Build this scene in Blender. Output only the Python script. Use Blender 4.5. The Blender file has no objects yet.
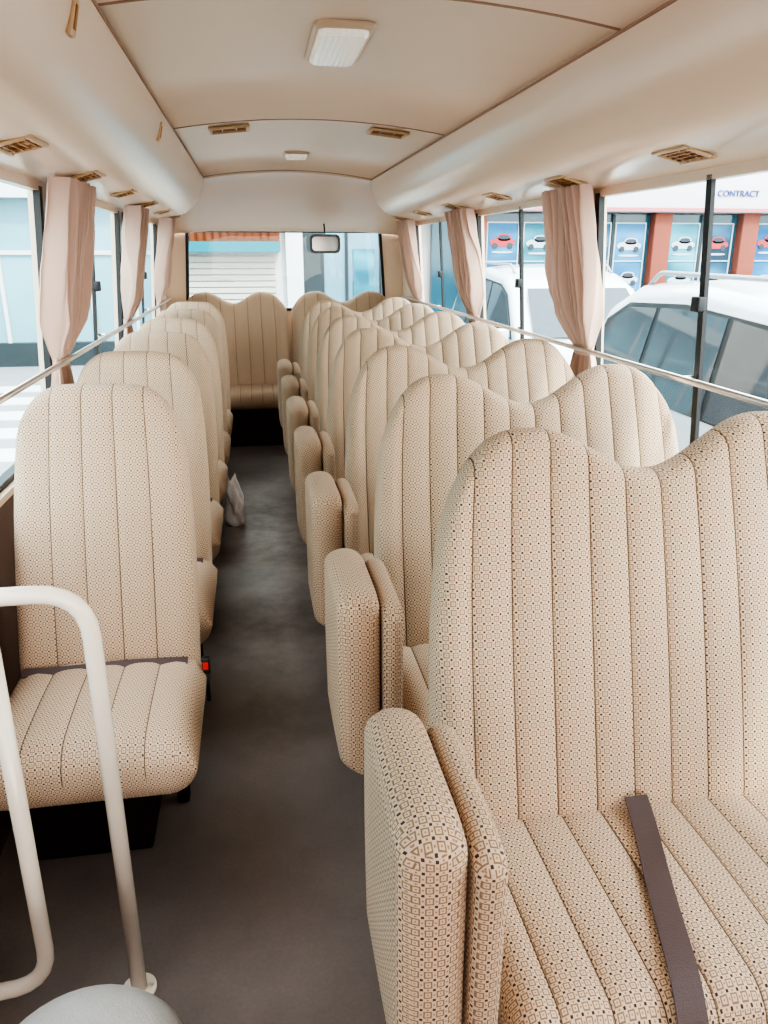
import bpy, bmesh, math, random
from mathutils import Vector, Matrix, noise
random.seed(4)
sc = bpy.context.scene
COL = sc.collection
CX = 0.28      # bus centre line
pi = math.pi
try:
    sc.view_settings.look = 'AgX - High Contrast'
except Exception as ex:
    print('look', ex)

# ------------------------------------------------------------------ materials
def N(nt, t, **kw):
    n = nt.nodes.new(t)
    for k, v in kw.items():
        setattr(n, k, v)
    return n
def base_mat(name):
    m = bpy.data.materials.new(name); m.use_nodes = True
    nt = m.node_tree
    b = nt.nodes['Principled BSDF']
    return m, nt, b
def mat(name, col, rough=0.6, metal=0.0, var=0.06, scale=8.0, bump=0.0, bscale=60.0, spec=0.5):
    m, nt, b = base_mat(name)
    tc = N(nt, 'ShaderNodeTexCoord')
    no = N(nt, 'ShaderNodeTexNoise'); no.inputs['Scale'].default_value = scale; no.inputs['Detail'].default_value = 4
    nt.links.new(tc.outputs['Object'], no.inputs['Vector'])
    mr = N(nt, 'ShaderNodeMapRange'); mr.inputs['To Min'].default_value = 1 - var; mr.inputs['To Max'].default_value = 1 + var
    nt.links.new(no.outputs['Fac'], mr.inputs['Value'])
    vm = N(nt, 'ShaderNodeVectorMath', operation='SCALE'); vm.inputs[0].default_value = col[:3]
    nt.links.new(mr.outputs['Result'], vm.inputs['Scale'])
    nt.links.new(vm.outputs[0], b.inputs['Base Color'])
    b.inputs['Roughness'].default_value = rough
    b.inputs['Metallic'].default_value = metal
    b.inputs['Specular IOR Level'].default_value = spec
    if bump > 0:
        n2 = N(nt, 'ShaderNodeTexNoise'); n2.inputs['Scale'].default_value = bscale
        nt.links.new(tc.outputs['Object'], n2.inputs['Vector'])
        bp = N(nt, 'ShaderNodeBump'); bp.inputs['Strength'].default_value = bump; bp.inputs['Distance'].default_value = 0.01
        nt.links.new(n2.outputs['Fac'], bp.inputs['Height'])
        nt.links.new(bp.outputs['Normal'], b.inputs['Normal'])
    return m

def fabric(name, period=0.023, basec=(0.74, 0.60, 0.46)):
    m, nt, b = base_mat(name)
    L = nt.links.new
    def math_(op, a, c=None, d=None):
        n = N(nt, 'ShaderNodeMath', operation=op)
        for i, v in enumerate((a, c, d)):
            if v is None: continue
            if isinstance(v, (int, float)): n.inputs[i].default_value = v
            else: L(v, n.inputs[i])
        return n.outputs[0]
    uv = N(nt, 'ShaderNodeTexCoord')
    wn_ = N(nt, 'ShaderNodeTexNoise'); wn_.inputs['Scale'].default_value = 90; L(uv.outputs['UV'], wn_.inputs['Vector'])
    off = N(nt, 'ShaderNodeVectorMath', operation='SCALE'); off.inputs['Scale'].default_value = .0014; L(wn_.outputs['Color'], off.inputs[0])
    ad = N(nt, 'ShaderNodeVectorMath', operation='ADD'); L(uv.outputs['UV'], ad.inputs[0]); L(off.outputs[0], ad.inputs[1])
    sc_ = N(nt, 'ShaderNodeVectorMath', operation='SCALE'); sc_.inputs['Scale'].default_value = 1.0 / period
    L(ad.outputs[0], sc_.inputs[0])
    fr = N(nt, 'ShaderNodeVectorMath', operation='FRACTION'); L(sc_.outputs[0], fr.inputs[0])
    sx = N(nt, 'ShaderNodeSeparateXYZ'); L(fr.outputs[0], sx.inputs[0])
    ax = math_('ABSOLUTE', math_('SUBTRACT', sx.outputs[0], 0.5))
    ay = math_('ABSOLUTE', math_('SUBTRACT', sx.outputs[1], 0.5))
    bx = math_('SUBTRACT', 0.5, ax); by = math_('SUBTRACT', 0.5, ay)
    mx = math_('MAXIMUM', ax, ay)
    ring = math_('COMPARE', mx, 0.27, 0.06)
    cdot = math_('LESS_THAN', mx, 0.07)
    corner = math_('LESS_THAN', math_('MAXIMUM', bx, by), 0.12)
    e1 = math_('LESS_THAN', math_('MAXIMUM', bx, ay), 0.08)
    e2 = math_('LESS_THAN', math_('MAXIMUM', ax, by), 0.08)
    edge = math_('MAXIMUM', e1, e2)
    tc = N(nt, 'ShaderNodeTexNoise'); tc.inputs['Scale'].default_value = 5.0
    L(uv.outputs['Object'], tc.inputs['Vector'])
    def mix(fac, A, B):
        n = N(nt, 'ShaderNodeMix', data_type='RGBA')
        if isinstance(fac, (int, float)): n.inputs[0].default_value = fac
        else: L(fac, n.inputs[0])
        for s, v in ((6, A), (7, B)):
            if isinstance(v, tuple): n.inputs[s].default_value = (*v, 1)
            else: L(v, n.inputs[s])
        return n.outputs[2]
    dark, ringc, tan = (0.070, 0.042, 0.037), tuple(v*k for v, k in zip(basec, (.40, .35, .32))), tuple(v*k for v, k in zip(basec, (.52, .43, .37)))
    c = mix(tc.outputs['Fac'], tuple(v * 0.93 for v in basec), tuple(min(1, v * 1.06) for v in basec))
    c = mix(ring, c, ringc)
    c = mix(cdot, c, tan)
    c = mix(edge, c, tan)
    c = mix(corner, c, dark)
    at = N(nt, 'ShaderNodeAttribute', attribute_name='seam')
    c = mix(at.outputs['Fac'], c, (0.10, 0.062, 0.042))
    L(c, b.inputs['Base Color'])
    b.inputs['Roughness'].default_value = 0.9
    b.inputs['Specular IOR Level'].default_value = 0.15
    b.inputs['Sheen Weight'].default_value = 0.04
    wv = N(nt, 'ShaderNodeTexNoise'); wv.inputs['Scale'].default_value = 350
    L(uv.outputs['Object'], wv.inputs['Vector'])
    bp = N(nt, 'ShaderNodeBump'); bp.inputs['Strength'].default_value = 0.25; bp.inputs['Distance'].default_value = 0.002
    L(wv.outputs['Fac'], bp.inputs['Height']); L(bp.outputs['Normal'], b.inputs['Normal'])
    return m

def glass_mat(name, tint=(0.88, 0.97, 1.0), refl=0.012):
    m = bpy.data.materials.new(name); m.use_nodes = True
    nt = m.node_tree; nt.nodes.clear()
    o = N(nt, 'ShaderNodeOutputMaterial'); mx = N(nt, 'ShaderNodeMixShader'); mx.inputs[0].default_value = refl
    t = N(nt, 'ShaderNodeBsdfTransparent'); t.inputs[0].default_value = (*tint, 1)
    g = N(nt, 'ShaderNodeBsdfGlossy'); g.inputs['Roughness'].default_value = 0.02
    nt.links.new(t.outputs[0], mx.inputs[1]); nt.links.new(g.outputs[0], mx.inputs[2]); nt.links.new(mx.outputs[0], o.inputs[0])
    return m

def lens_mat(name, col, s):
    m, nt, b = base_mat(name)
    b.inputs['Base Color'].default_value = (*col, 1)
    b.inputs['Emission Color'].default_value = (*col, 1)
    b.inputs['Emission Strength'].default_value = s
    b.inputs['Roughness'].default_value = .08
    tc = N(nt, 'ShaderNodeTexCoord'); wv = N(nt, 'ShaderNodeTexWave'); wv.inputs['Scale'].default_value = 22; wv.bands_direction = 'X'; wv.inputs['Distortion'].default_value = 1.0
    nt.links.new(tc.outputs['Object'], wv.inputs['Vector'])
    bp = N(nt, 'ShaderNodeBump'); bp.inputs['Strength'].default_value = .30; bp.inputs['Distance'].default_value = .004
    nt.links.new(wv.outputs['Fac'], bp.inputs['Height']); nt.links.new(bp.outputs['Normal'], b.inputs['Normal'])
    return m

FAB = fabric('seat_fabric', 0.0155, (0.665, 0.500, 0.365))
FABJ = fabric('seat_fabric_shaded', 0.0163, (0.54, 0.395, 0.285))  # darker copy of the seat fabric, aisle-side shade put into the colour
FABG = mat('grey_fabric', (0.36, 0.34, 0.32), .85, var=.08, scale=40, bump=.2, bscale=300)
CREAM = mat('cream_panel', (0.83, 0.645, 0.495), 0.22, var=0.02, scale=2)
CREAM2 = mat('cream_headliner', (0.80, 0.615, 0.465), 0.40, var=0.03, scale=3, bump=0.05, bscale=300)
CREAM3 = mat('cream_bulkhead', (0.76, 0.58, 0.435), 0.45, var=0.03, scale=3)
WALLM = mat('wall_panel_brown', (0.16, 0.095, 0.07), 0.7)
FLOORM, fnt, fb = base_mat('floor_vinyl')
def mk_floor():
    nt = fnt; L = nt.links.new
    tc = N(nt, 'ShaderNodeTexCoord')
    n1 = N(nt, 'ShaderNodeTexNoise'); n1.inputs['Scale'].default_value = 2.0; n1.inputs['Detail'].default_value = 8; n1.inputs['Roughness'].default_value = 0.6
    L(tc.outputs['Object'], n1.inputs['Vector'])
    cr = N(nt, 'ShaderNodeValToRGB')
    cr.color_ramp.elements[0].position = 0.3; cr.color_ramp.elements[0].color = (0.112, 0.088, 0.078, 1)
    cr.color_ramp.elements[1].position = 0.75; cr.color_ramp.elements[1].color = (0.195, 0.158, 0.140, 1)
    L(n1.outputs['Fac'], cr.inputs[0])
    n2 = N(nt, 'ShaderNodeTexNoise'); n2.inputs['Scale'].default_value = 120; L(tc.outputs['Object'], n2.inputs['Vector'])
    mr = N(nt, 'ShaderNodeMapRange'); mr.inputs['To Min'].default_value = .85; mr.inputs['To Max'].default_value = 1.15; L(n2.outputs['Fac'], mr.inputs['Value'])
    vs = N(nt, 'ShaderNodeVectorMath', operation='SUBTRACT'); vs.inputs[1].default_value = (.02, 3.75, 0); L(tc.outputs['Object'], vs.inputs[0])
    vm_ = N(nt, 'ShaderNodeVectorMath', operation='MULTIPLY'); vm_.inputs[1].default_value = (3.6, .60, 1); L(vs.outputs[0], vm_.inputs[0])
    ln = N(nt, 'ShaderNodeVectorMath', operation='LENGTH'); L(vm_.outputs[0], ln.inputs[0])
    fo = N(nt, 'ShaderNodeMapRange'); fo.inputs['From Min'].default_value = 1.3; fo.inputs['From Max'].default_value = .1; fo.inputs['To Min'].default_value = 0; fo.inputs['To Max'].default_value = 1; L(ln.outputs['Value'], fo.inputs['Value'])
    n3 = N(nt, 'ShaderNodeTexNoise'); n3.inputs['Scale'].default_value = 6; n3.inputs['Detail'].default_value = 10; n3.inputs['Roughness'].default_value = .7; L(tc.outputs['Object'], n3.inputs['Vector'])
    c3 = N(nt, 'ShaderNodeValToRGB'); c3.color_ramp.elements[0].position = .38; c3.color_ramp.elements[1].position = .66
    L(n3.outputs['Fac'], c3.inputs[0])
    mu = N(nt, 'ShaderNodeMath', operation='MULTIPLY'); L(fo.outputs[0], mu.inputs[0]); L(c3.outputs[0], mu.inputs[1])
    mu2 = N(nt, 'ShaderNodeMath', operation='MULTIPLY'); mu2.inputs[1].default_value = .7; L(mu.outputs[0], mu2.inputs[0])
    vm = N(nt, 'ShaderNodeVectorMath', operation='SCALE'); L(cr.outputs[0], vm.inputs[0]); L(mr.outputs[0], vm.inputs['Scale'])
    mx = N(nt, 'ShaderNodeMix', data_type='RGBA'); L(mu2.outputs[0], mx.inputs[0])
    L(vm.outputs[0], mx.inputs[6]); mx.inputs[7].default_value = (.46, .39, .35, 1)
    L(mx.outputs[2], fb.inputs['Base Color'])
    fb.inputs['Roughness'].default_value = 0.33
    bp = N(nt, 'ShaderNodeBump'); bp.inputs['Strength'].default_value = 0.15; L(n2.outputs['Fac'], bp.inputs['Height']); L(bp.outputs['Normal'], fb.inputs['Normal'])
mk_floor()
DARK = mat('dark_metal', (0.010, 0.008, 0.008), 0.6)
SHADE = mat('under_seat_shade', (0.018, 0.010, 0.009), 0.95, spec=.1)  # near-black that stands for the shade under the seats
BLACK = mat('black_rubber', (0.014, 0.014, 0.016), 0.45)
CHROME = mat('brushed_steel', (0.72, 0.68, 0.64), 0.28, metal=1.0, var=0.02)
WHITEPIPE = mat('cream_enamel', (0.76, 0.66, 0.56), 0.22, var=0.02)
BELT = mat('belt_webbing', (0.085, 0.052, 0.05), 0.6, bump=0.2, bscale=400)
RED = mat('red_plastic', (0.7, 0.03, 0.02), 0.35)
VENTG = mat('vent_gold', (0.34, 0.15, 0.04), 0.35, metal=0.3)
VENTC = mat('vent_bezel', (0.56, 0.36, 0.20), 0.35)
LAMPF = mat('lamp_frame_plastic', (0.55, 0.38, 0.25), 0.35)
SEAMD = mat('seam_shadow_strip', (0.34, 0.20, 0.135), 0.7)
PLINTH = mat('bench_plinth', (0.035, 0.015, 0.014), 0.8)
GLASS = glass_mat('window_glass')
BAG = mat('white_plastic', (0.90, 0.82, 0.77), 0.35, bump=.5, bscale=40)
def curtain_mat():
    m, nt, b = base_mat('curtain_cloth')
    b.inputs['Base Color'].default_value = (0.68, 0.475, 0.385, 1); b.inputs['Roughness'].default_value = 0.85
    tr = N(nt, 'ShaderNodeBsdfTranslucent'); tr.inputs[0].default_value = (0.70, 0.46, 0.36, 1)
    mx = N(nt, 'ShaderNodeMixShader'); mx.inputs[0].default_value = 0.10
    nt.links.new(b.outputs[0], mx.inputs[1]); nt.links.new(tr.outputs[0], mx.inputs[2])
    nt.links.new(mx.outputs[0], nt.nodes['Material Output'].inputs[0])
    return m
CURT = curtain_mat()

# ------------------------------------------------------------------ helpers
def link(o): COL.objects.link(o); return o
def mesh_obj(name, verts, faces, m, parent=None, smooth=False, mats=None, idx=None):
    me = bpy.data.meshes.new(name); me.from_pydata([tuple(v) for v in verts], [], faces)
    bm = bmesh.new(); bm.from_mesh(me); bmesh.ops.recalc_face_normals(bm, faces=bm.faces); bm.to_mesh(me); bm.free()
    for mm in (mats or [m]): me.materials.append(mm)
    if idx:
        for p, i in zip(me.polygons, idx): p.material_index = i
    if smooth:
        for p in me.polygons: p.use_smooth = True
    o = link(bpy.data.objects.new(name, me))
    if parent: o.parent = parent
    return o
def bevel(o, w, seg=3):
    md = o.modifiers.new('bevel', 'BEVEL'); md.width = w; md.segments = seg; md.limit_method = 'ANGLE'; md.angle_limit = 0.6
    for p in o.data.polygons: p.use_smooth = True
    return o
BF = [(0, 1, 3, 2), (4, 6, 7, 5), (0, 4, 5, 1), (2, 3, 7, 6), (0, 2, 6, 4), (1, 5, 7, 3)]
def box_v(x0, x1, y0, y1, z0, z1):
    return [(x, y, z) for x in (x0, x1) for y in (y0, y1) for z in (z0, z1)]
def box(name, x0, x1, y0, y1, z0, z1, m, parent=None, bev=0.0):
    o = mesh_obj(name, box_v(x0, x1, y0, y1, z0, z1), BF, m, parent)
    if bev: bevel(o, bev)
    return o
def boxes(name, lst, m, parent=None, bev=0, mats=None, idx=None):
    V = []; F = []; I = []
    for k, b_ in enumerate(lst):
        n = len(V); V += box_v(*b_) if len(b_) == 6 else b_
        F += [tuple(i + n for i in f) for f in BF]
        I += [idx[k] if idx else 0] * 6
    o = mesh_obj(name, V, F, m, parent, mats=mats, idx=I if mats else None)
    if bev: bevel(o, bev, 2)
    return o
def empty(name, loc, label, cat, group=None):
    e = link(bpy.data.objects.new(name, None)); e.location = loc; e.empty_display_size = 0.1
    tag(e, label, cat, group); return e
def tag(o, label, cat, group=None):
    o['label'] = label; o['category'] = cat
    if group: o['group'] = group
    return o
def struct(o, label=None, cat=None):
    o['kind'] = 'structure'
    if label: o['label'] = label; o['category'] = cat
    return o
def copy_tree(root, loc, skip=()):
    r = root.copy(); COL.objects.link(r); r.location = loc
    def rec(src, dst):
        for c in src.children:
            if c.name.split('.')[0] in skip: continue
            n = c.copy(); COL.objects.link(n); n.parent = dst; n.matrix_parent_inverse = c.matrix_parent_inverse.copy()
            rec(c, n)
    rec(root, r); return r
def smooth_path(pts, rad=0.06, seg=6):
    P = [Vector(p) for p in pts]; out = [P[0]]
    for i in range(1, len(P) - 1):
        a = (P[i-1] - P[i]); b_ = (P[i+1] - P[i]); r = min(rad, a.length * .49, b_.length * .49)
        p0 = P[i] + a.normalized() * r; p2 = P[i] + b_.normalized() * r
        for k in range(seg + 1):
            t = k / seg; out.append(p0 * (1-t)**2 + P[i] * 2*t*(1-t) + p2 * t*t)
    out.append(P[-1]); return out
def tube(name, pts, r, m, parent=None, n=12, rad=0.06):
    P = smooth_path(pts, rad) if len(pts) > 2 else [Vector(p) for p in pts]
    V = []; F = []
    up = None
    for i, p in enumerate(P):
        t = (P[min(i+1, len(P)-1)] - P[max(i-1, 0)]).normalized()
        if up is None:
            up = t.orthogonal().normalized()
        up = (up - t * up.dot(t)).normalized(); s = t.cross(up)
        for k in range(n):
            a = 2*pi*k/n; V.append(p + (up*math.cos(a) + s*math.sin(a)) * r)
    for i in range(len(P)-1):
        for k in range(n):
            F.append((i*n+k, i*n+(k+1) % n, (i+1)*n+(k+1) % n, (i+1)*n+k))
    F.append(tuple(range(n))); F.append(tuple((len(P)-1)*n + k for k in range(n)))
    o = mesh_obj(name, V, F, m, parent, smooth=True)
    return o
def cyl(name, c, r, h, m, parent=None, axis='z', n=24, bev=0.0, r2=None):
    V = []; r2 = r if r2 is None else r2
    for s, rr in ((0, r), (1, r2)):
        for k in range(n):
            a = 2*pi*k/n; p = (rr*math.cos(a), rr*math.sin(a), s*h)
            if axis == 'x': p = (p[2], p[0], p[1])
            if axis == 'y': p = (p[0], p[2], p[1])
            V.append((p[0]+c[0], p[1]+c[1], p[2]+c[2]))
    F = [tuple(range(n)), tuple(range(n, 2*n))] + [(k, (k+1) % n, n+(k+1) % n, n+k) for k in range(n)]
    o = mesh_obj(name, V, F, m, parent)
    if bev: bevel(o, bev)
    return o

def pillow(name, w, H, Tf, Tb, r, m, parent=None, top=None, taper=0.0, seams=(), amp=0.006, belly=0.0, rows=12, tz=3.0):
    hw = w/2
    E = [0, .03, .1, .22, .42, .7, 1.0]
    xs = {}
    def add(x, s=0.0):
        x = max(-1, min(1, x))
        k = round(x, 4); xs[k] = max(xs.get(k, 0), s)
    for e in E:
        add(-1 + e*r/hw); add(1 - e*r/hw)
    S = sorted(seams)
    for s in S:
        add(s - .0005/hw, 1.0); add(s + .0005/hw, 1.0)
        for e in (0.0018, 0.005, 0.011, 0.02):
            add(s - e/hw); add(s + e/hw)
    bnd = [-1 + r/hw] + list(S) + [1 - r/hw]
    for a, b_ in zip(bnd[:-1], bnd[1:]):
        nn = max(2, int((b_-a)*hw/0.012))
        for i in range(1, nn): 
            x = a + (b_-a)*i/nn
            if min([abs(x-s)*hw for s in S] + [9]) > 0.022: add(x)
    X = sorted(xs)
    T = sorted(set([round(e*r/H, 5) for e in E] + [round(1 - e*r/H, 5) for e in E] + [round(r/H + (1-2*r/H)*i/rows, 5) for i in range(rows+1)]))
    nx, nt_ = len(X), len(T)
    def ef(d):
        q = min(max(d/r, 0), 1); return math.sqrt(max(0, 1-(1-q)**2))
    V = []; seamv = []; fi = {}; bi = {}
    for j, t in enumerate(T):
        for i, x in enumerate(X):
            zt = H * (top(x) if top else 1.0)
            z = t*zt; hwt = hw*(1 - taper*t**tz)
            px = x*hwt
            f = ef((1-abs(x))*hwt) * ef(min(t*H, (1-t)*zt))
            bulge = 0
            if S:
                kk = [b_ for b_ in [-1]+S+[1]]
                for a, b_ in zip(kk[:-1], kk[1:]):
                    if a <= x <= b_:
                        u = (x-a)/(b_-a)
                        if a == -1: u = 0.5 + u/2
                        if b_ == 1: u = u/2
                        bulge = amp*(max(0, 1-abs(2*u-1)**2.6)**.8 - 1.0)
            bl = belly*math.cos(x*pi/2)*math.sin(min(1, t)*pi)
            yf = -f*(Tf + bl + bulge)
            fi[i, j] = len(V); V.append((px, yf, z)); seamv.append(xs[x])
            if i in (0, nx-1) or j in (0, nt_-1): bi[i, j] = fi[i, j]
            else:
                bi[i, j] = len(V); V.append((px, f*Tb, z)); seamv.append(0)
    F = []
    for j in range(nt_-1):
        for i in range(nx-1):
            F.append((fi[i, j], fi[i+1, j], fi[i+1, j+1], fi[i, j+1]))
            F.append((bi[i, j], bi[i, j+1], bi[i+1, j+1], bi[i+1, j]))
    o = mesh_obj(name, V, F, m, parent, smooth=True)
    me = o.data
    a = me.attributes.new('seam', 'FLOAT', 'POINT')
    for i, s in enumerate(seamv): a.data[i].value = s
    cube_uv(me)
    return o
def cube_uv(me):
    uv = me.uv_layers.new(name='UVMap')
    for p in me.polygons:
        n = p.normal; ax = max(range(3), key=lambda k: abs(n[k]) * (1.5 if k == 1 else 1))
        for li in p.loop_indices:
            c = me.vertices[me.loops[li].vertex_index].co
            uv.data[li].uv = (c.x, c.z) if ax == 1 else ((c.y, c.z) if ax == 0 else (c.x, c.y))

# ------------------------------------------------------------------ camera
cam = bpy.data.cameras.new('camera'); co = link(bpy.data.objects.new('camera', cam))
F_PX = 770.0
cam.sensor_fit = 'VERTICAL'; cam.sensor_height = 36.0; cam.lens = F_PX/1024*36
cam.clip_start = 0.02
p = math.atan(260/F_PX); psi = math.atan(134/math.sqrt(F_PX**2+260**2))
co.location = (0, 0, 1.4); co.rotation_euler = (pi/2 - p, 0, -psi)
sc.camera = co

# ------------------------------------------------------------------ shell
Y0, Y1 = -1.3, 6.45
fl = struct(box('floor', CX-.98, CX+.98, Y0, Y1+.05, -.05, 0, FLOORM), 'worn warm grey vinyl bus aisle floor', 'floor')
def half(z): return .96 if z < .8 else .96 - (z-.8)*.07
def wbox(side, y0, y1, z0, z1, th=.04, inn=0.0):
    v = []
    xs_ = lambda z, k: CX + side*(half(z) - inn + k)
    for k in (0, th):
        for y in (y0, y1):
            for z in (z0, z1): v.append((xs_(z, k), y, z))
    return v
bays = [(.08, 1.20), (1.30, 2.70), (2.80, 4.20), (4.30, 5.80)]
WT = 1.59
for side, nm in ((-1, 'left'), (1, 'right')):
    L_ = [wbox(side, Y0, Y1, 0, .8), wbox(side, Y0, Y1, WT, 1.64)]
    ix = [0, 1]
    for a, b_ in ((Y0, .08), (1.20, 1.30), (2.70, 2.80), (4.20, 4.30), (5.80, Y1)):  # unseen front section closed solid to cut light from ahead
        L_.append(wbox(side, a, b_, .8, WT)); ix.append(1)
    w = boxes('wall_'+nm, L_, WALLM, mats=[WALLM, CREAM], idx=ix)
    struct(w, 'brown lower side panel with cream window pillars', 'wall')
struct(boxes('wall_front', [(CX-.98, CX+.98, Y0-.05, Y0, 0, .90), (CX-.98, CX+.98, Y0-.05, Y0, 1.66, 1.92)], WALLM), 'brown front panel below the windscreen', 'wall')
wn = 1
for side in (-1, 1):
    for (a, b_) in bays:
        mid = (a+b_)/2
        L_ = [wbox(side, a, b_, .80, .82, .03, .002), wbox(side, a, b_, WT-.012, WT, .03, .002),
              wbox(side, a, a+.028, .8, WT, .02, .004), wbox(side, b_-.034, b_, .8, WT, .02, .004),
              wbox(side, mid-.013, mid+.013, .8, WT, .012, .002)]
        w = boxes('window_%d' % wn, L_, BLACK, mats=[BLACK, CREAM], idx=[0, 1, 0, 0, 0]); wn += 1
        struct(w, 'black framed sliding side window with clear glass', 'window')
        g = mesh_obj('window_glass', wbox(side, a+.012, b_-.012, .815, WT-.008, .004, -.008), BF, GLASS, w)
        for yy in (mid, b_-.02):
            lx = CX + side*(half(1.27)-.010)
            box('window_latch', lx-.012, lx+.012, yy-.02, yy+.02, 1.245, 1.285, BLACK, w, bev=.004)
        boxes('window_sill', [wbox(side, a, b_, .785, .803, .03, .02)], CREAM, w)
# rear wall
wt, wb, ht, hb = 1.565, .95, .76, .80
yb = Y1
def rbox(xa0, xa1, xb0, xb1, z0, z1, y0=yb, y1=yb+.05):
    return [(xa0, y0, z0), (xb0, y0, z1), (xa0, y1, z0), (xb0, y1, z1), (xa1, y0, z0), (xb1, y0, z1), (xa1, y1, z0), (xb1, y1, z1)]
rl = [rbox(CX-.98, CX+.98, CX-.98, CX+.98, 0, wb), rbox(CX-.98, CX+.98, CX-.98, CX+.98, wt, 1.9),
      rbox(CX-.98, CX-hb, CX-.98, CX-ht, wb, wt), rbox(CX+hb, CX+.98, CX+ht, CX+.98, wb, wt)]
struct(boxes('wall_rear', rl, CREAM), 'cream rear wall of the bus around the rear window', 'wall')
f = .022
rf = [rbox(CX-hb, CX+hb, CX-hb, CX+hb, wb, wb+f, yb-.01, yb+.04), rbox(CX-ht, CX+ht, CX-ht, CX+ht, wt-f, wt, yb-.01, yb+.04),
      rbox(CX-hb, CX-hb+f, CX-ht, CX-ht+f, wb, wt, yb-.01, yb+.04), rbox(CX+hb-f, CX+hb, CX+ht-f, CX+ht, wb, wt, yb-.01, yb+.04)]
w = struct(boxes('window_%d' % wn, rf, BLACK), 'wide rear window with black rubber frame', 'window')
mesh_obj('window_glass', rbox(CX-hb+.01, CX+hb-.01, CX-ht+.01, CX+ht-.01, wb+.01, wt-.01, yb+.012, yb+.016), BF, GLASS, w)

# ceiling
def crown(x): return 1.868 + .047*(1-(x/.56)**2) if abs(x) < .56 else 1.868
V = []; Fc = []; I = []
nx = 28; ys = [Y0, .18, .1801, .1879, .188, 1.846, 1.8461, 1.8539, 1.854, 3.496, 3.4961, 3.5039, 3.504, 5.594, 5.5941, 5.606]
for j, y in enumerate(ys):
    for i in range(nx+1):
        x = -.60 + 1.2*i/nx
        dz = -.003 if j in (2, 3, 6, 7, 10, 11, 14, 15) else 0
        V.append((CX+x, y, crown(x)+dz))
for j in range(len(ys)-1):
    for i in range(nx):
        a = j*(nx+1)+i; Fc.append((a, a+1, a+nx+2, a+nx+1)); I.append(1 if j in (1, 2, 3, 5, 6, 7, 9, 10, 11, 13, 14) else 0)
ce = mesh_obj('ceiling', V, Fc, CREAM2, mats=[CREAM2, SEAMD], idx=I)
for q in ce.data.polygons: q.use_smooth = q.material_index == 0
ce.modifiers.new('s', 'SOLIDIFY').thickness = -.02
struct(ce, 'cream headliner with transverse joint strips', 'ceiling')

def catmull(P, n=5):
    out = []
    for i in range(len(P)-1):
        p0 = P[max(i-1, 0)]; p1 = P[i]; p2 = P[i+1]; p3 = P[min(i+2, len(P)-1)]
        for k in range(n):
            t = k/n
            out.append(tuple(.5*((2*b)+(-a+c)*t+(2*a-5*b+4*c-d)*t*t+(-a+3*b-3*c+d)*t**3) for a, b, c, d in zip(p0, p1, p2, p3)))
    out.append(P[-1]); return out
sec = catmull([(.556, 1.858), (.562, 1.835), (.578, 1.785), (.612, 1.718), (.665, 1.664), (.735, 1.632), (.82, 1.618), (.905, 1.606)], 5)
sec_full = [(.553, 1.90)] + sec + [(.955, 1.60), (.965, 1.90)]
YE = 5.84
def cove(side, name):
    V = []; F = []; n = len(sec_full)
    ysl = [Y0, 2, 4, YE-.16, YE-.10, YE-.05, YE-.02, YE-.005, YE]
    for j, y in enumerate(ysl):
        k = [0, 0, 0, 0, .025, .07, .13, .19, .25][j]
        for (h, z) in sec_full:
            cxh, cz = .86, 1.80
            V.append((CX+side*(h+(cxh-h)*k), y, z+(cz-z)*k))
    for j in range(len(ysl)-1):
        for i in range(n):
            a = j*n+i; b_ = j*n+(i+1) % n; F.append((a, b_, b_+n, a+n))
    F.append(tuple((len(ysl)-1)*n+i for i in range(n))); F.append(tuple(range(n)))
    o = mesh_obj(name, V, F, CREAM, smooth=True)
    md = o.modifiers.new('e', 'EDGE_SPLIT'); md.split_angle = .9
    return struct(o, 'smooth cream overhead duct above the side windows', 'overhead duct')
cove(-1, 'trim_1'); cove(1, 'trim_2')
for side, nm in ((-1, 'shadow_line_1'), (1, 'shadow_line_2')):
    o = tube(nm, [(CX+side*.555, Y0, 1.862), (CX+side*.555, YE, 1.862)], .0042, SEAMD)  # dark tube added to draw the shadow line along the duct edge
    struct(o, 'thin brown strip painting the shadow line between headliner and overhead duct', 'trim')
V = []; F = []; nx = 40; prof = catmull([(5.60, 1.0), (5.72, .93), (5.95, .66), (6.2, .36), (6.38, .12), (6.44, 0.0)], 4)
for (y, k) in prof:
    for i in range(nx+1):
        x = -.97+1.94*i/nx
        zt = crown(x)+.0; zb = 1.56 + .03*max(0, (abs(x)-.6)/.37)*-1
        V.append((CX+x, y, zb+(zt-zb)*k))
for j in range(len(prof)-1):
    for i in range(nx):
        a = j*(nx+1)+i; F.append((a, a+1, a+nx+2, a+nx+1))
o = mesh_obj('trim_3', V, F, CREAM3, smooth=True); o.modifiers.new('s', 'SOLIDIFY').thickness = .012
struct(o, 'curved cream fascia panel above the rear window', 'panel')

# ------------------------------------------------------------------ vents
def vent_mesh(root, L_=.17, W_=.075, hh=.007):
    fr = []
    b_ = .015
    fr += [(-L_/2, L_/2, -W_/2, -W_/2+b_, 0, hh), (-L_/2, L_/2, W_/2-b_, W_/2, 0, hh),
           (-L_/2, -L_/2+b_, -W_/2+b_, W_/2-b_, 0, hh), (L_/2-b_, L_/2, -W_/2+b_, W_/2-b_, 0, hh)]
    boxes('bezel', fr, VENTC, root, bev=.004)
    bk = [(-L_/2+b_, L_/2-b_, -W_/2+b_, W_/2-b_, -.004, .000)]
    n = 4
    for i in range(n):
        y = -W_/2+b_+(i+.5)*(W_-2*b_)/n; bk.append((-L_/2+b_, L_/2-b_, y-.002, y+.002, .000, .006))
    for x in (-.03, .03): bk.append((x-.002, x+.002, -W_/2+b_, W_/2-b_, .000, .0065))
    boxes('louver', bk, VENTG, root)
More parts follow.
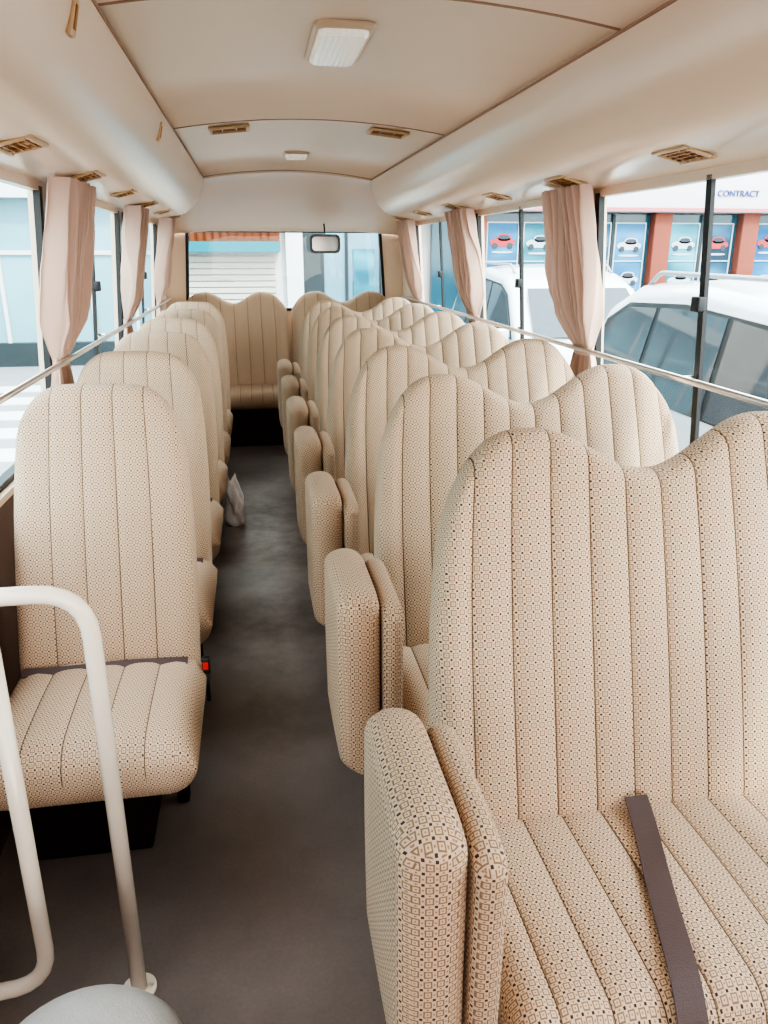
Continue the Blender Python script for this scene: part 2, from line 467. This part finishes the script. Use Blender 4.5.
for side in (-1, 1):
    first = None
    for i in range(6):
        y = (1.90 if side > 0 else 1.97)+.755*i
        nrm = Vector((-side*.26, 0, -.966)).normalized()
        ex = Vector((0, 1, 0)); ey = nrm.cross(ex).normalized()
        R = Matrix((ex, ey, nrm)).transposed().to_4x4()
        loc = Vector((CX+side*.77, y, 1.6265)) + nrm*.001
        if y > 5.75: continue
        if first is None:
            first = empty('air_vent', loc, 'small amber-brown louvered air vent set in overhead duct', 'air vent', 'air vents along the overhead ducts')
            first.rotation_euler = R.to_euler(); vent_mesh(first, .155, .095, .008)
        else:
            copy_tree(first, loc)
e = empty('ceiling_vent', (CX-.34, 3.66, crown(.34)-.001), 'flat brown louvered vent on the headliner', 'air vent', 'ceiling vents')
e.rotation_euler = (pi, math.radians(-6), 0); vent_mesh(e, .17, .15, .012)
c = copy_tree(e, (CX+.34, 3.66, crown(.34)-.001)); c.rotation_euler = (pi, math.radians(6), 0)
h0 = empty('duct_clip', (CX-.5725, 1.66, 1.80), 'small flat brown rectangular clip on overhead duct', 'clip', 'flat clips on the overhead duct')
o = box('clip_plate', -.004, .006, -.018, .018, -.032, .032, VENTC, h0, bev=.003); o.rotation_euler = (0, math.radians(14), 0)
o = box('clip_slot', .004, .008, -.008, .008, -.02, .02, VENTG, h0); o.rotation_euler = (0, math.radians(14), 0)
copy_tree(h0, (CX-.5725, 3.08, 1.80))

LENS = lens_mat('lamp_lens', (.86, .79, .68), .22)
def lamp(loc, sx, sy, label):
    e = empty('ceiling_lamp', loc, label, 'ceiling light')
    def ring(nm, a, b_, z0, z1, m, rc):
        V = []; n = 6
        for z, s in ((z0, 1.0), ((z0*.4+z1*.6), .985), (z1, .90)):
            for cx_, cy_, a0 in ((a-rc, b_-rc, 0), (-a+rc, b_-rc, pi/2), (-a+rc, -b_+rc, pi), (a-rc, -b_+rc, 1.5*pi)):
                for k in range(n):
                    t = a0+k/(n-1)*pi/2; V.append(((cx_+rc*math.cos(t))*s, (cy_+rc*math.sin(t))*s, z))
        N_ = 4*n; F = []
        for j in range(2):
            for k in range(N_): F.append((j*N_+k, j*N_+(k+1) % N_, (j+1)*N_+(k+1) % N_, (j+1)*N_+k))
        F.append(tuple(2*N_+k for k in range(N_))); F.append(tuple(range(N_)))
        return mesh_obj(nm, V, F, m, e, smooth=False)
    ring('lamp_frame', sx, sy, 0, -.012, LAMPF, .03)
    ring('lamp_lens', sx*.84, sy*.88, -.010, -.024, LENS, .025)
    return e
lamp((CX-.03, 2.26, 1.914), .074, .20, 'rounded rectangular ceiling light with translucent glassy lens')
lamp((CX+.0, 4.67, 1.914), .07, .10, 'small rectangular ceiling light towards the rear')

# ------------------------------------------------------------------ handrails
for side in (-1, 1):
    e = empty('handrail', (CX+side*.885, 0, 1.066), 'thin steel safety rail running along the windows', 'handrail', 'window rails')
    tube('rail', [(0, -.4, 0), (0, 6.2, 0)], .009, CHROME, e)
    for y in (-.3, 1.25, 2.0, 3.5, 5.05, 6.1):
        tube('rail_bracket', [(0, y, 0), (side*.05, y, 0)], .006, CHROME, e)
e = empty('guard_rail', (-.295, 1.22, 0), 'cream enamelled tubular guard rail by the entrance step', 'guard rail')
tube('rail_post', [(-.40, 0, .872), (0, 0, .872), (0, 0, .0)], .0155, WHITEPIPE, e, n=16, rad=.085)
tube('rail_brace', [(-.40, 0, .045), (-.162, 0, .045), (-.162, 0, .86)], .0155, WHITEPIPE, e, n=16, rad=.09)
cyl('floor_flange', (0, 0, 0), .034, .007, WHITEPIPE, e, bev=.002)
for a in (0, 2.1, 4.2): cyl('bolt', (.024*math.cos(a), .024*math.sin(a), .007), .004, .004, CHROME, e, n=8)

# ------------------------------------------------------------------ seats
def top_single(x): return 1 - .16*abs(x)**4.6
def top_double(x):
    a = abs(x); c_ = .55
    rise = .022*(.5+.5*math.tanh(x*3.5)) 
    if a < c_:
        return 1 + rise - .122*math.sin((c_-a)/c_*pi/2)**2
    return 1 + rise - .26*((a-c_)/(1-c_))**3.0
def top_bench(x):
    a = abs(x); c_ = .5
    if a < c_: return 1 - .11*math.sin((c_-a)/c_*pi/2)**2
    return 1 - .18*((a-c_)/(1-c_))**2.6
def strap(name, pts, w, m, parent, th=.003, wdir=(1, 0, 0)):
    P = smooth_path(pts, .06, 5); wd = Vector(wdir)*w/2; V = []; F = []
    for p_ in P:
        V += [p_-wd, p_+wd, p_+wd+Vector((0, 0, th)), p_-wd+Vector((0, 0, th))]
    for i in range(len(P)-1):
        for k in range(4):
            F.append((4*i+k, 4*i+(k+1) % 4, 4*i+4+(k+1) % 4, 4*i+4+k))
    F += [(0, 1, 2, 3), tuple(len(V)-4+k for k in range(4))]
    return mesh_obj(name, V, F, m, parent, smooth=False)
def buckle(e, x, y, z):
    tube('buckle_stalk', [(x, y+.01, z-.10), (x, y, z)], .006, BLACK, e)
    o = box('belt_buckle', x-.010, x+.010, y-.014, y+.006, z-.01, z+.035, BLACK, e, bev=.004)
    box('buckle_button', x-.007, x+.007, y-.017, y-.012, z+.006, z+.026, RED, e)
single = empty('bus_seat', (-.411, 1.87, 0), 'single beige patterned fabric bus seat beside the windows', 'bus seat', 'single seats beside the windows')
SS = [-.54, -.18, .18, .54]
b1 = pillow('backrest', .45, .745, .06, .05, .045, FAB, single, top_single, .11, SS, .0045, belly=.014, tz=3.4)
b1.location = (0, 0, .36); b1.rotation_euler = (math.radians(-13), math.radians(1.6), 0)
c1 = pillow('seat_cushion', .470, .46, .065, .095, .068, FAB, single, lambda x: 1-.06*abs(x)**3, 0.0, SS, .006, belly=.018)
c1.location = (.006, -.43, .345); c1.rotation_euler = (-pi/2, 0, 0)
box('seat_frame', -.19, .19, -.32, .06, .215, .275, DARK, single, bev=.01)
box('seat_shade_block', -.215, .10, -.26, .12, .0, .22, SHADE, single, bev=.01)  # dark block added under the seat in place of shade
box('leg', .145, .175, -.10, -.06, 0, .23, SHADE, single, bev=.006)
strap('lap_belt', [(-.20, -.070, .409), (-.1, -.085, .417), (.05, -.080, .420), (.20, -.070, .409)], .022, BELT, single, wdir=(0, 1, .5))
buckle(single, .242, -.045, .37)
double = empty('double_bus_seat', (.740, 1.15, 0), 'two-person beige patterned bus seat with twin-hump backrest', 'bus seat', 'double seats beside the windows')
SD = [-.84, -.67, -.50, -.33, -.165, 0, .165, .33, .50, .67, .84]
b2 = pillow('backrest', .91, .757, .060, .05, .045, FAB, double, top_double, .07, SD, .009, belly=.008)
b2.location = (0, 0, .36); b2.rotation_euler = (math.radians(-17), 0, 0)
c2 = pillow('seat_cushion', .885, .46, .065, .07, .055, FAB, double, lambda x: 1-.03*abs(x)**6, 0.0, SD, .009, belly=.01)
c2.location = (0, -.45, .345); c2.rotation_euler = (-pi/2, 0, 0)
box('seat_frame', -.40, .40, -.38, .05, .235, .285, DARK, double, bev=.01)
box('seat_shade_block', -.40, .38, -.30, .10, .0, .24, SHADE, double, bev=.01)  # dark block filling in the shade below the double seat
strap('lap_belt', [(-.085, -.055, .44), (-.097, -.12, .424), (-.14, -.25, .426), (-.185, -.41, .424), (-.20, -.47, .39), (-.205, -.475, .33)], .045, BELT, double)
jump = empty('folding_jump_seat', (.20, .86, 0), 'patterned aisle jump seat folded upright against its neighbour', 'folding seat', 'folded jump seats along the aisle')
def tj(x): return 1-.07*abs(x)**6
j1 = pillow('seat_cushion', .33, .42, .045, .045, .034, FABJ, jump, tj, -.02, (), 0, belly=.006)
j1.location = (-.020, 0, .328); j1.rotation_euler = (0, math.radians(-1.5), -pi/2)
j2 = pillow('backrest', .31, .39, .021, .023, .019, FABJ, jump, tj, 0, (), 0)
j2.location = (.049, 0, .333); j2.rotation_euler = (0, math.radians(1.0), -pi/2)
box('hinge_bracket', -.030, .060, -.02, .12, .285, .338, DARK, jump, bev=.008)
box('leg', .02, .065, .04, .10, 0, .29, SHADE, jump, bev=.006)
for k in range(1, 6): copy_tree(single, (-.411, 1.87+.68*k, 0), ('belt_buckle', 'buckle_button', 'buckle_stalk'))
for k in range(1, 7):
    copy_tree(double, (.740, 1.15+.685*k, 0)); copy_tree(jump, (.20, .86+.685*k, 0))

rb = empty('rear_bench_seat', (CX, 6.08, 0), 'full-width rear bench with two twin-hump patterned backrests', 'bench seat')
for s in (-1, 1):
    b3 = pillow('backrest', .83, .76, .07, .05, .055, FAB, rb, top_bench, .02, [-.75, -.5, -.25, 0, .25, .5, .75], .006)
    b3.location = (s*.425, .09, .36); b3.rotation_euler = (math.radians(-11), 0, 0)
SR = [round(-.94+.094*i*1.0, 3) for i in range(21)]
c3 = pillow('seat_cushion', 1.72, .45, .065, .07, .055, FAB, rb, None, 0, SR, .005)
c3.location = (0, -.35, .355); c3.rotation_euler = (-pi/2, 0, 0)
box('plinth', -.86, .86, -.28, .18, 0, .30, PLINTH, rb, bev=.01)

# stool at entrance
st = empty('crew_stool', (-.272, .765, 0), 'round crew stool with plain grey fabric cushion', 'stool')
V = []; F = []; n = 40; prof = [(0.001, .424), (.05, .423), (.095, .416), (.122, .402), (.137, .380), (.137, .35), (.125, .33), (.001, .328)]
for r_, z in prof:
    for k in range(n): V.append((r_*math.cos(2*pi*k/n), r_*math.sin(2*pi*k/n), z))
for j in range(len(prof)-1):
    for k in range(n): F.append((j*n+k, j*n+(k+1) % n, (j+1)*n+(k+1) % n, (j+1)*n+k))
o = mesh_obj('seat_cushion', V, F, FABG, st, smooth=True)
cyl('pedestal', (0, 0, .01), .03, .32, DARK, st); cyl('base_plate', (0, 0, .0), .10, .012, DARK, st, bev=.003)

# plastic bag standing on the floor
V = []; F = []; n = 44; m_ = 28
for j in range(m_+1):
    t = j/m_; r_ = .068*(1-.62*t**1.1)*(1 if t > .06 else .85)
    for k in range(n):
        a = 2*pi*k/n
        q = noise.noise(Vector((math.cos(a)*1.5, math.sin(a)*1.5, t*3.5)))*.5 + noise.noise(Vector((math.cos(a)*4, math.sin(a)*4, t*8)))*.12
        rr = r_*(1+q)
        V.append((rr*.9*math.cos(a)-.02*t, rr*.7*math.sin(a), (.26+.03*math.sin(2*a+1))*t))
for j in range(m_):
    for k in range(n): F.append((j*n+k, j*n+(k+1) % n, (j+1)*n+(k+1) % n, (j+1)*n+k))
F.append(tuple(range(n))); F.append(tuple(m_*n+k for k in range(n)))
o = mesh_obj('plastic_bag', V, F, BAG, smooth=True); o.location = (-.142, 4.02, 0)
tag(o, 'crumpled white plastic bag standing beside an aisle seat', 'plastic bag')

# mirror
mr_ = empty('rear_view_mirror', (.575, 6.28, 1.46), 'silver-grey rounded interior mirror hanging before the rear window', 'mirror')
def rrect(nm, a, b_, y0, y1, rc, m):
    V = []; n = 8
    for y in (y0, y1):
        for cx_, cy_, a0 in ((a-rc, b_-rc, 0), (-a+rc, b_-rc, pi/2), (-a+rc, -b_+rc, pi), (a-rc, -b_+rc, 1.5*pi)):
            for k in range(n):
                t = a0+k/(n-1)*pi/2; V.append((cx_+rc*math.cos(t), y, cy_+rc*math.sin(t)))
    N_ = 4*n
    return mesh_obj(nm, V, [tuple(range(N_)), tuple(range(N_, 2*N_))]+[(k, (k+1) % N_, N_+(k+1) % N_, N_+k) for k in range(N_)], m, mr_)
rrect('mirror_housing', .118, .070, 0, .03, .038, mat('mirror_housing', (.10, .10, .10), .4))
rrect('mirror_glass', .100, .052, -.003, .002, .028, mat('mirror_glass', (.14, .14, .14), .08, metal=1, var=0))
tube('mirror_stem', [(0, .02, .05), (0, .02, .10), (0, .08, .16)], .006, DARK, mr_, rad=.03)

# ------------------------------------------------------------------ curtains
def curtain(y, side, seedv, wtop=.46, label='gathered pink-beige curtain tied back at the window pillar'):
    rnd = random.Random(seedv)
    e = empty('curtain', (CX+side*.86, y, 1.06), label, 'curtain', 'window curtains')
    nu, nv = 280, 70; V = []; F = []
    ph = [rnd.uniform(0, 6) for _ in range(5)]
    for j in range(nv+1):
        t = j/nv; z = .550 - t*.745
        if z > 0: k = z/.55; q = min(1, k*2.0); wd = .14+(wtop-.14)*(q*(2-q))
        else: k = -z/.195; wd = .14+.16*min(1, k)**.7
        zz = max(0, z)
        hx = .060 - .100*(zz/.55)**.8
        shift = -.03*(1-zz/.55)
        am = .008+.024*min(1, zz/.12) if z > 0 else .008+.010*k
        for i in range(nu+1):
            u = i/nu-.5
            drift = .20*noise.noise(Vector((u*2.5+seedv, z*2.2, 7.7)))
            w1 = (u+drift*.3)*2*pi*9
            s1 = math.sin(w1+ph[0])
            s1 = math.copysign(abs(s1)**.9, s1)*(1+.5*noise.noise(Vector((u*6+seedv, z*2.5, 2.2))))
            fold = am*s1 + am*.25*math.sin((u+drift*.2)*2*pi*21+ph[2]+3*t)
            nz = noise.noise(Vector((u*12+seedv, z*3, 1.3))) + .6*noise.noise(Vector((u*26+seedv, z*13, 4.3)))
            fold += nz*.009*min(1, abs(z)/.12)
            V.append((side*hx+fold, u*wd+shift+.007*math.sin(w1*1.0+ph[3])*min(1, abs(z)/.1+.2)+.006*noise.noise(Vector((u*5, z*7, seedv))), z + (.012*noise.noise(Vector((u*12, 3.1, seedv))) if j == nv else 0)))
    for j in range(nv):
        for i in range(nu):
            a = j*(nu+1)+i; F.append((a, a+1, a+nu+2, a+nu+1))
    mesh_obj('curtain_cloth', V, F, CURT, e, smooth=True)
    V = []; F = []; n = 20
    for z in (-.018, .018):
        for k in range(n):
            a = 2*pi*k/n; V.append((side*.058+.018*math.cos(a), -.03+.08*math.sin(a), z))
    for k in range(n): F.append((k, (k+1) % n, n+(k+1) % n, n+k))
    mesh_obj('curtain_tie', V, F, CURT, e, smooth=True)
    return e
for i, (y, wt_) in enumerate(((2.76, .38), (4.25, .38), (5.74, .38))):
    for side in (-1, 1):
        curtain(y, side, 10*i+side, wt_)

# ------------------------------------------------------------------ exterior
GZ = -.75
gm = mat('asphalt', (.24, .24, .25), .9, var=.15, scale=3)
o = box('ground', -60, 60, -40, 80, GZ-.1, GZ, gm); struct(o, 'grey asphalt street outside the bus', 'ground')
WHITE = mat('white_paint', (.55, .56, .56), .6, var=.03, spec=.2)
DGREY = mat('dark_grey_frame', (.03, .04, .045), .5, spec=.2)
zc = empty('crosswalk', (-5.0, 10.5, GZ), 'white painted zebra crossing stripes on asphalt', 'road marking')
for i in range(7):
    box('stripe', -2.3, 2.6, -4.2+i*1.15, -3.6+i*1.15, 0, .012, WHITE, zc)

CARW = mat('white_car_paint', (.52, .55, .57), .2, var=.01); CARW.node_tree.nodes['Principled BSDF'].inputs['Coat Weight'].default_value = .5
CGL = mat('car_glass', (.055, .066, .074), .03, var=.0, spec=.40)
PILL = mat('car_black_trim', (.012, .014, .016), .4)
TYRE = mat('tyre', (.02, .02, .02), .9); HUB = mat('wheel_hub', (.5, .5, .52), .3, metal=.9)
RAILM = mat('roof_rail_grey', (.25, .27, .29), .4)
TAIL = mat('tail_lamp', (.45, .02, .02), .2)
def car(loc, label):
    e = empty('car', loc, label, 'car')
    pr = [(0, .42), (-.02, .80), (.10, 1.02), (1.15, 1.13), (1.90, 1.76), (2.30, 1.92), (3.2, 1.99), (3.95, 1.95), (4.45, 1.78), (4.72, 1.15), (4.74, .42)]
    def hwz(z): return .93 if z <= 1.13 else .93-(z-1.13)/.86*.17
    n = len(pr); V = []
    ks = [-1, -.9, -.6, -.2, .2, .6, .9, 1]
    for q in ks:
        for y, z in pr:
            zz = z - (.05*abs(q)**4 if z > 1.2 else 0)
            V.append((q*hwz(z), y + (.10*abs(q)**3 if y < .5 else (-.14*abs(q)**3 if y > 4.3 else 0)), zz))
    F = []
    for a in range(len(ks)-1):
        for k in range(n): F.append((a*n+k, a*n+(k+1) % n, (a+1)*n+(k+1) % n, (a+1)*n+k))
    for s in (0, (len(ks)-1)*n):
        F.append((s+0, s+1, s+2, s+3, s+9, s+10)); F.append((s+3, s+4, s+5, s+6, s+7, s+8, s+9))
    b_ = mesh_obj('car_body', V, F, CARW, e); bevel(b_, .075, 6)
    def panel(nm, pts, s, m, off=.012):
        P = [(s*(hwz(z+.03)+off), y, z) for y, z in pts]; Q = [(s*(hwz(z)-.04), y, z) for y, z in pts]; k = len(pts)
        return mesh_obj(nm, P+Q, [tuple(range(k)), tuple(range(k, 2*k))]+[(i, (i+1) % k, k+(i+1) % k, k+i) for i in range(k)], m, e)
    for s in (-1, 1):
        panel('window_surround', [(1.44, 1.17), (1.98, 1.66), (2.30, 1.77), (3.2, 1.83), (3.95, 1.80), (4.26, 1.66), (4.40, 1.20)], s, PILL, .008)
        for pts in ([(1.50, 1.19), (2.02, 1.65), (2.30, 1.745), (2.63, 1.775), (2.63, 1.19)], [(2.69, 1.19), (2.69, 1.78), (3.2, 1.80), (3.48, 1.79), (3.54, 1.19)], [(3.60, 1.20), (3.54, 1.785), (3.93, 1.77), (4.20, 1.64), (4.34, 1.23)]):
            panel('car_window', pts, s, CGL, .014)
        for y in (2.45, 3.40): box('door_handle', s*.935-.015, s*.935+.015, y, y+.17, 1.0, 1.03, CARW, e, bev=.006)
        for y in (.85, 3.75):
            c_ = cyl('wheel', (s*.80-.13 if s < 0 else s*.80-.09, y, .37), .37, .22, TYRE, e, 'x', 32, bev=.04)
            cyl('wheel_hub', (s*.945-.02, y, .37), .22, .04, HUB, c_, 'x', 24, bev=.01)
        tube('roof_rail', [(s*.64, 2.3, 1.90), (s*.64, 2.45, 2.0), (s*.64, 3.85, 2.01), (s*.64, 4.0, 1.91)], .016, RAILM, e)
        box('side_mirror', s*1.05-.1, s*1.05+.1, 1.45, 1.55, 1.14, 1.30, CARW, e, bev=.03)
        box('tail_lamp', s*.80-.07, s*.80+.07, 4.58, 4.70, .85, 1.15, TAIL, e, bev=.02)
        box('head_lamp', s*.70-.14, s*.70+.14, .0, .12, .75, .92, HUB, e, bev=.03)
    for (y0, z0, y1, z1) in ((1.22, 1.20, 1.84, 1.72), (4.70, 1.22, 4.50, 1.68)):
        d = Vector((0, z1-z0, -(y1-y0))).normalized()*.02
        if y0 < 2: d = -d
        P = []
        for (y, z) in ((y0, z0), (y1, z1)):
            for s in (-1, 1): P.append((s*(hwz(z)-.18), y+(d.y), z+abs(d.z)))
        mesh_obj('windscreen', P, [(0, 1, 3, 2)], CGL, e)
    box('bumper', -.82, .82, -.08, .14, .40, .66, DARK, e, bev=.05)
    return e
car((3.55, 1.55, GZ), 'large white sport utility vehicle parked beside the bus')
c2_ = car((3.9, 7.4, GZ), 'white sport utility vehicle parked behind another one')

# shopfront
BR = mat('red_brown_cladding', (.20, .055, .035), .6, spec=.2); SIGNW = mat('white_sign_board', (.50, .49, .51), .5, var=.02, spec=.2)
SHOPG = mat('shop_glass', (.02, .07, .10), .15, var=.25, scale=.8); PINK = mat('pink_stripe', (.45, .12, .14), .5)
SHOPL = mat('pale_shop_glass', (.12, .24, .31), .2, var=.3, scale=1.2)
BLUE = mat('sign_blue', (.03, .05, .22), .5)
def picture_mat(name, seed, a, b_):
    m, nt, b = base_mat(name); L = nt.links.new
    tc = N(nt, 'ShaderNodeTexCoord'); mp = N(nt, 'ShaderNodeMapping'); mp.inputs['Location'].default_value = (seed, seed*.3, seed*.7); mp.inputs['Scale'].default_value = (1, 1, 2.4); L(tc.outputs['Object'], mp.inputs[0])
    n = N(nt, 'ShaderNodeTexNoise'); n.inputs['Scale'].default_value = 1.1; n.inputs['Detail'].default_value = 1; L(mp.outputs[0], n.inputs['Vector'])
    cr = N(nt, 'ShaderNodeValToRGB'); el = cr.color_ramp.elements
    el[0].position = .35; el[0].color = (*a, 1); el[1].position = .70; el[1].color = (*tuple(min(1, v*1.5+.03) for v in b_), 1)
    q = cr.color_ramp.elements.new(.5); q.color = (*b_, 1)
    L(n.outputs['Fac'], cr.inputs[0]); L(cr.outputs[0], b.inputs['Base Color']); b.inputs['Roughness'].default_value = .4; b.inputs['Specular IOR Level'].default_value = .2
    return m
PICS = [picture_mat('picture_display', 1.0, (.01, .09, .22), (.02, .15, .29)), picture_mat('picture_display_teal', 5.0, (.015, .12, .17), (.04, .22, .28)), picture_mat('picture_display_dark', 9.0, (.012, .035, .06), (.02, .09, .16))]
PW = mat('poster_white', (.40, .43, .45), .4, spec=.2); PR = mat('poster_red', (.34, .02, .03), .4); PY = mat('poster_dark', (.015, .022, .04), .4)
sh = empty('shop_building', (3.0, 14.0, GZ), 'shopfront with red-brown columns, blue posters and white sign', 'building')
box('shop_wall', 0, 22, .3, 4, 0, 8, mat('shop_wall', (.36, .33, .31), .8), sh)
box('shop_glass', .2, 21.8, .15, .32, .3, 2.80, SHOPG, sh)
box('shop_plinth', 0, 22, .05, .32, 0, .3, DGREY, sh)
for i in range(12):
    x = .8+i*1.75; box('column', x, x+.34, -.05, .3, 0, 2.85, BR, sh, bev=.02)
rnd = random.Random(8)
def lozenge(cx, cz, a, b_, y, n=18):
    V = [(cx+a*math.copysign(abs(math.cos(2*pi*k/n))**.7, math.cos(2*pi*k/n)), yy, cz+b_*math.sin(2*pi*k/n)) for yy in (y, y+.01) for k in range(n)]
    F = [tuple(range(n)), tuple(range(n, 2*n))]+[(k, (k+1) % n, n+(k+1) % n, n+k) for k in range(n)]
    return V, F
for i in range(11):
    for k in (0, 1):
        x = 1.20+i*1.75+k*.68
        o = boxes('poster', [(x, x+.56, .11, .15, 1.35, 2.64)], PICS[(i*2+k) % 3], sh)
        boxes('poster_frame', [(x-.02, x, .09, .15, 1.33, 2.66), (x+.56, x+.58, .09, .15, 1.33, 2.66), (x, x+.56, .09, .15, 2.64, 2.66), (x, x+.56, .09, .15, 1.98, 2.0)], PW, o)
        if i < 6:
            V = []; F = []; I = []
            for r_ in range(2):
                cz_ = 1.62+r_*.66+rnd.uniform(-.04, .04); body = (r_+i+k) % 3 % 2
                for (dx, dz, a, b_, mi, yo) in ((0, 0, .24, .075, body, 0), (.03, .08, .13, .06, body, 0), (.03, .085, .10, .035, 2, .003), (-.14, -.06, .05, .05, 2, .003), (.14, -.06, .05, .05, 2, .003), (0, -.17, .20, .018, 0, 0)):
                    v, f_ = lozenge(x+.28+dx, cz_+dz, a, b_, .097-yo)
                    m0 = len(V); V += v; F += [tuple(q+m0 for q in ff) for ff in f_]; I += [mi]*len(f_)
            mesh_obj('poster_picture', V, F, PW, o, mats=[PW, PR, PY], idx=I)
    box('door_frame', 1.20+i*1.75+.60, 1.20+i*1.75+.65, .10, .2, .3, 2.8, DGREY, sh)
box('sign_board', -.2, 22, -.2, .3, 2.83, 3.75, SIGNW, sh, bev=.02)
box('sign_stripe', -.2, 22, -.23, -.2, 2.84, 2.90, PINK, sh)
def lettering(txt, x, z, size, m):
    cu = bpy.data.curves.new('sign_text', 'FONT'); cu.body = txt; cu.size = size; cu.extrude = .01
    t_ = link(bpy.data.objects.new('tmp_text', cu)); bpy.context.view_layer.update()
    me = bpy.data.meshes.new_from_object(t_.evaluated_get(bpy.context.evaluated_depsgraph_get()))
    bpy.data.objects.remove(t_)
    me.materials.clear(); me.materials.append(m)
    o = link(bpy.data.objects.new('sign_lettering', me)); o.parent = sh; o.location = (x, -.215, z); o.rotation_euler = (pi/2, 0, 0)
lettering('CONTRACT', 5.36, 3.10, .15, BLUE)
cyl('sign_logo', (5.24, -.225, 3.155), .05, .02, PR, sh, axis='y')

# building behind bus
TEAL = mat('teal_stripe', (.002, .14, .18), .6, spec=.1); SHUT = mat('white_shutter', (.44, .41, .36), .6, spec=.2)
BK = empty('street_building', (-1.6, 15.0, GZ), 'cream shuttered building with teal stripe and brown ribbed fascia', 'building')
box('building_wall', 0, 4.4, .2, 4, 0, 7, WHITE, BK)
BT = mat('brown_tiles', (.13, .040, .018), .8, var=.3, scale=12, spec=.1)
boxes('tiled_fascia', [(0, 2.14, -.20, .2, 2.33, 3.3)]+[(q*.14, q*.14+.09, -.25, -.19, 2.33, 3.3) for q in range(15)], BT, BK)
box('awning_stripe', 0, 2.14, -.34, .2, 2.15, 2.33, TEAL, BK)
boxes('shutter', [(.1, 2.05, .12, .2, z*.11, z*.11+.09) for z in range(19)], SHUT, BK)
box('post', 2.25, 2.56, .0, .2, 0, 3.2, WHITE, BK)
box('dark_doorway', 2.56, 2.95, .05, .22, 0, 3.2, DGREY, BK)
box('shop_glass', 2.95, 4.3, .1, .22, 0, 3.4, SHOPL, BK)
for x in (3.35, 4.0): box('door_frame', x, x+.05, .04, .12, 0, 2.9, DGREY, BK)
box('poster', 3.5, 3.9, .05, .09, 1.3, 2.2, PICS[1], BK)
# left buildings
PT = mat('pale_teal_glass', (.18, .37, .43), .2, var=.25, scale=.7)
LB = empty('glass_building', (-9, 0, GZ), 'pale teal glazed building along the street', 'building')
box('facade', -4, 0, -6, 15, 0, 9, PT, LB)
for i in range(9): box('mullion', 0, .10, -6+i*2.4, -5.85+i*2.4, 0, 9, WHITE, LB)
box('plinth', 0, .3, -6, 15, 0, .5, DGREY, LB)
GB = empty('glass_building', (-14.0, 16.5, GZ), 'pale teal glazed shopfront facing the crossing', 'building')
box('facade', 0, 12.2, 0, 3, 0, 9, PT, GB)
for i in range(15): box('mullion', .2+i*.82, .27+i*.82, -.08, 0, 0, 9, WHITE if i % 3 else DGREY, GB)
box('transom', 0, 12.2, -.06, 0, 2.1, 2.18, WHITE, GB)
box('plinth', 0, 12.2, -.2, 0, 0, .45, DGREY, GB)
box('canopy', 0, 12.2, -.4, 0, 3.1, 3.4, WHITE, GB)

# ------------------------------------------------------------------ light
w = bpy.data.worlds.new('world'); sc.world = w; w.use_nodes = True
nt = w.node_tree; bg = nt.nodes['Background']
tc = N(nt, 'ShaderNodeTexCoord'); sx = N(nt, 'ShaderNodeSeparateXYZ'); nt.links.new(tc.outputs['Generated'], sx.inputs[0])
cr = N(nt, 'ShaderNodeValToRGB'); cr.color_ramp.elements[0].position = 0; cr.color_ramp.elements[0].color = (1.0, .89, .785, 1)
cr.color_ramp.elements[1].position = .9; cr.color_ramp.elements[1].color = (.91, .92, .95, 1)
nt.links.new(sx.outputs[2], cr.inputs[0]); nt.links.new(cr.outputs[0], bg.inputs['Color']); bg.inputs['Strength'].default_value = 9.3
sun = bpy.data.lights.new('sun', 'SUN'); sun.energy = 5; sun.angle = math.radians(5); sun.color = (1, .86, .70)
so = link(bpy.data.objects.new('sun', sun)); so.rotation_euler = (math.radians(40), math.radians(18), 0)
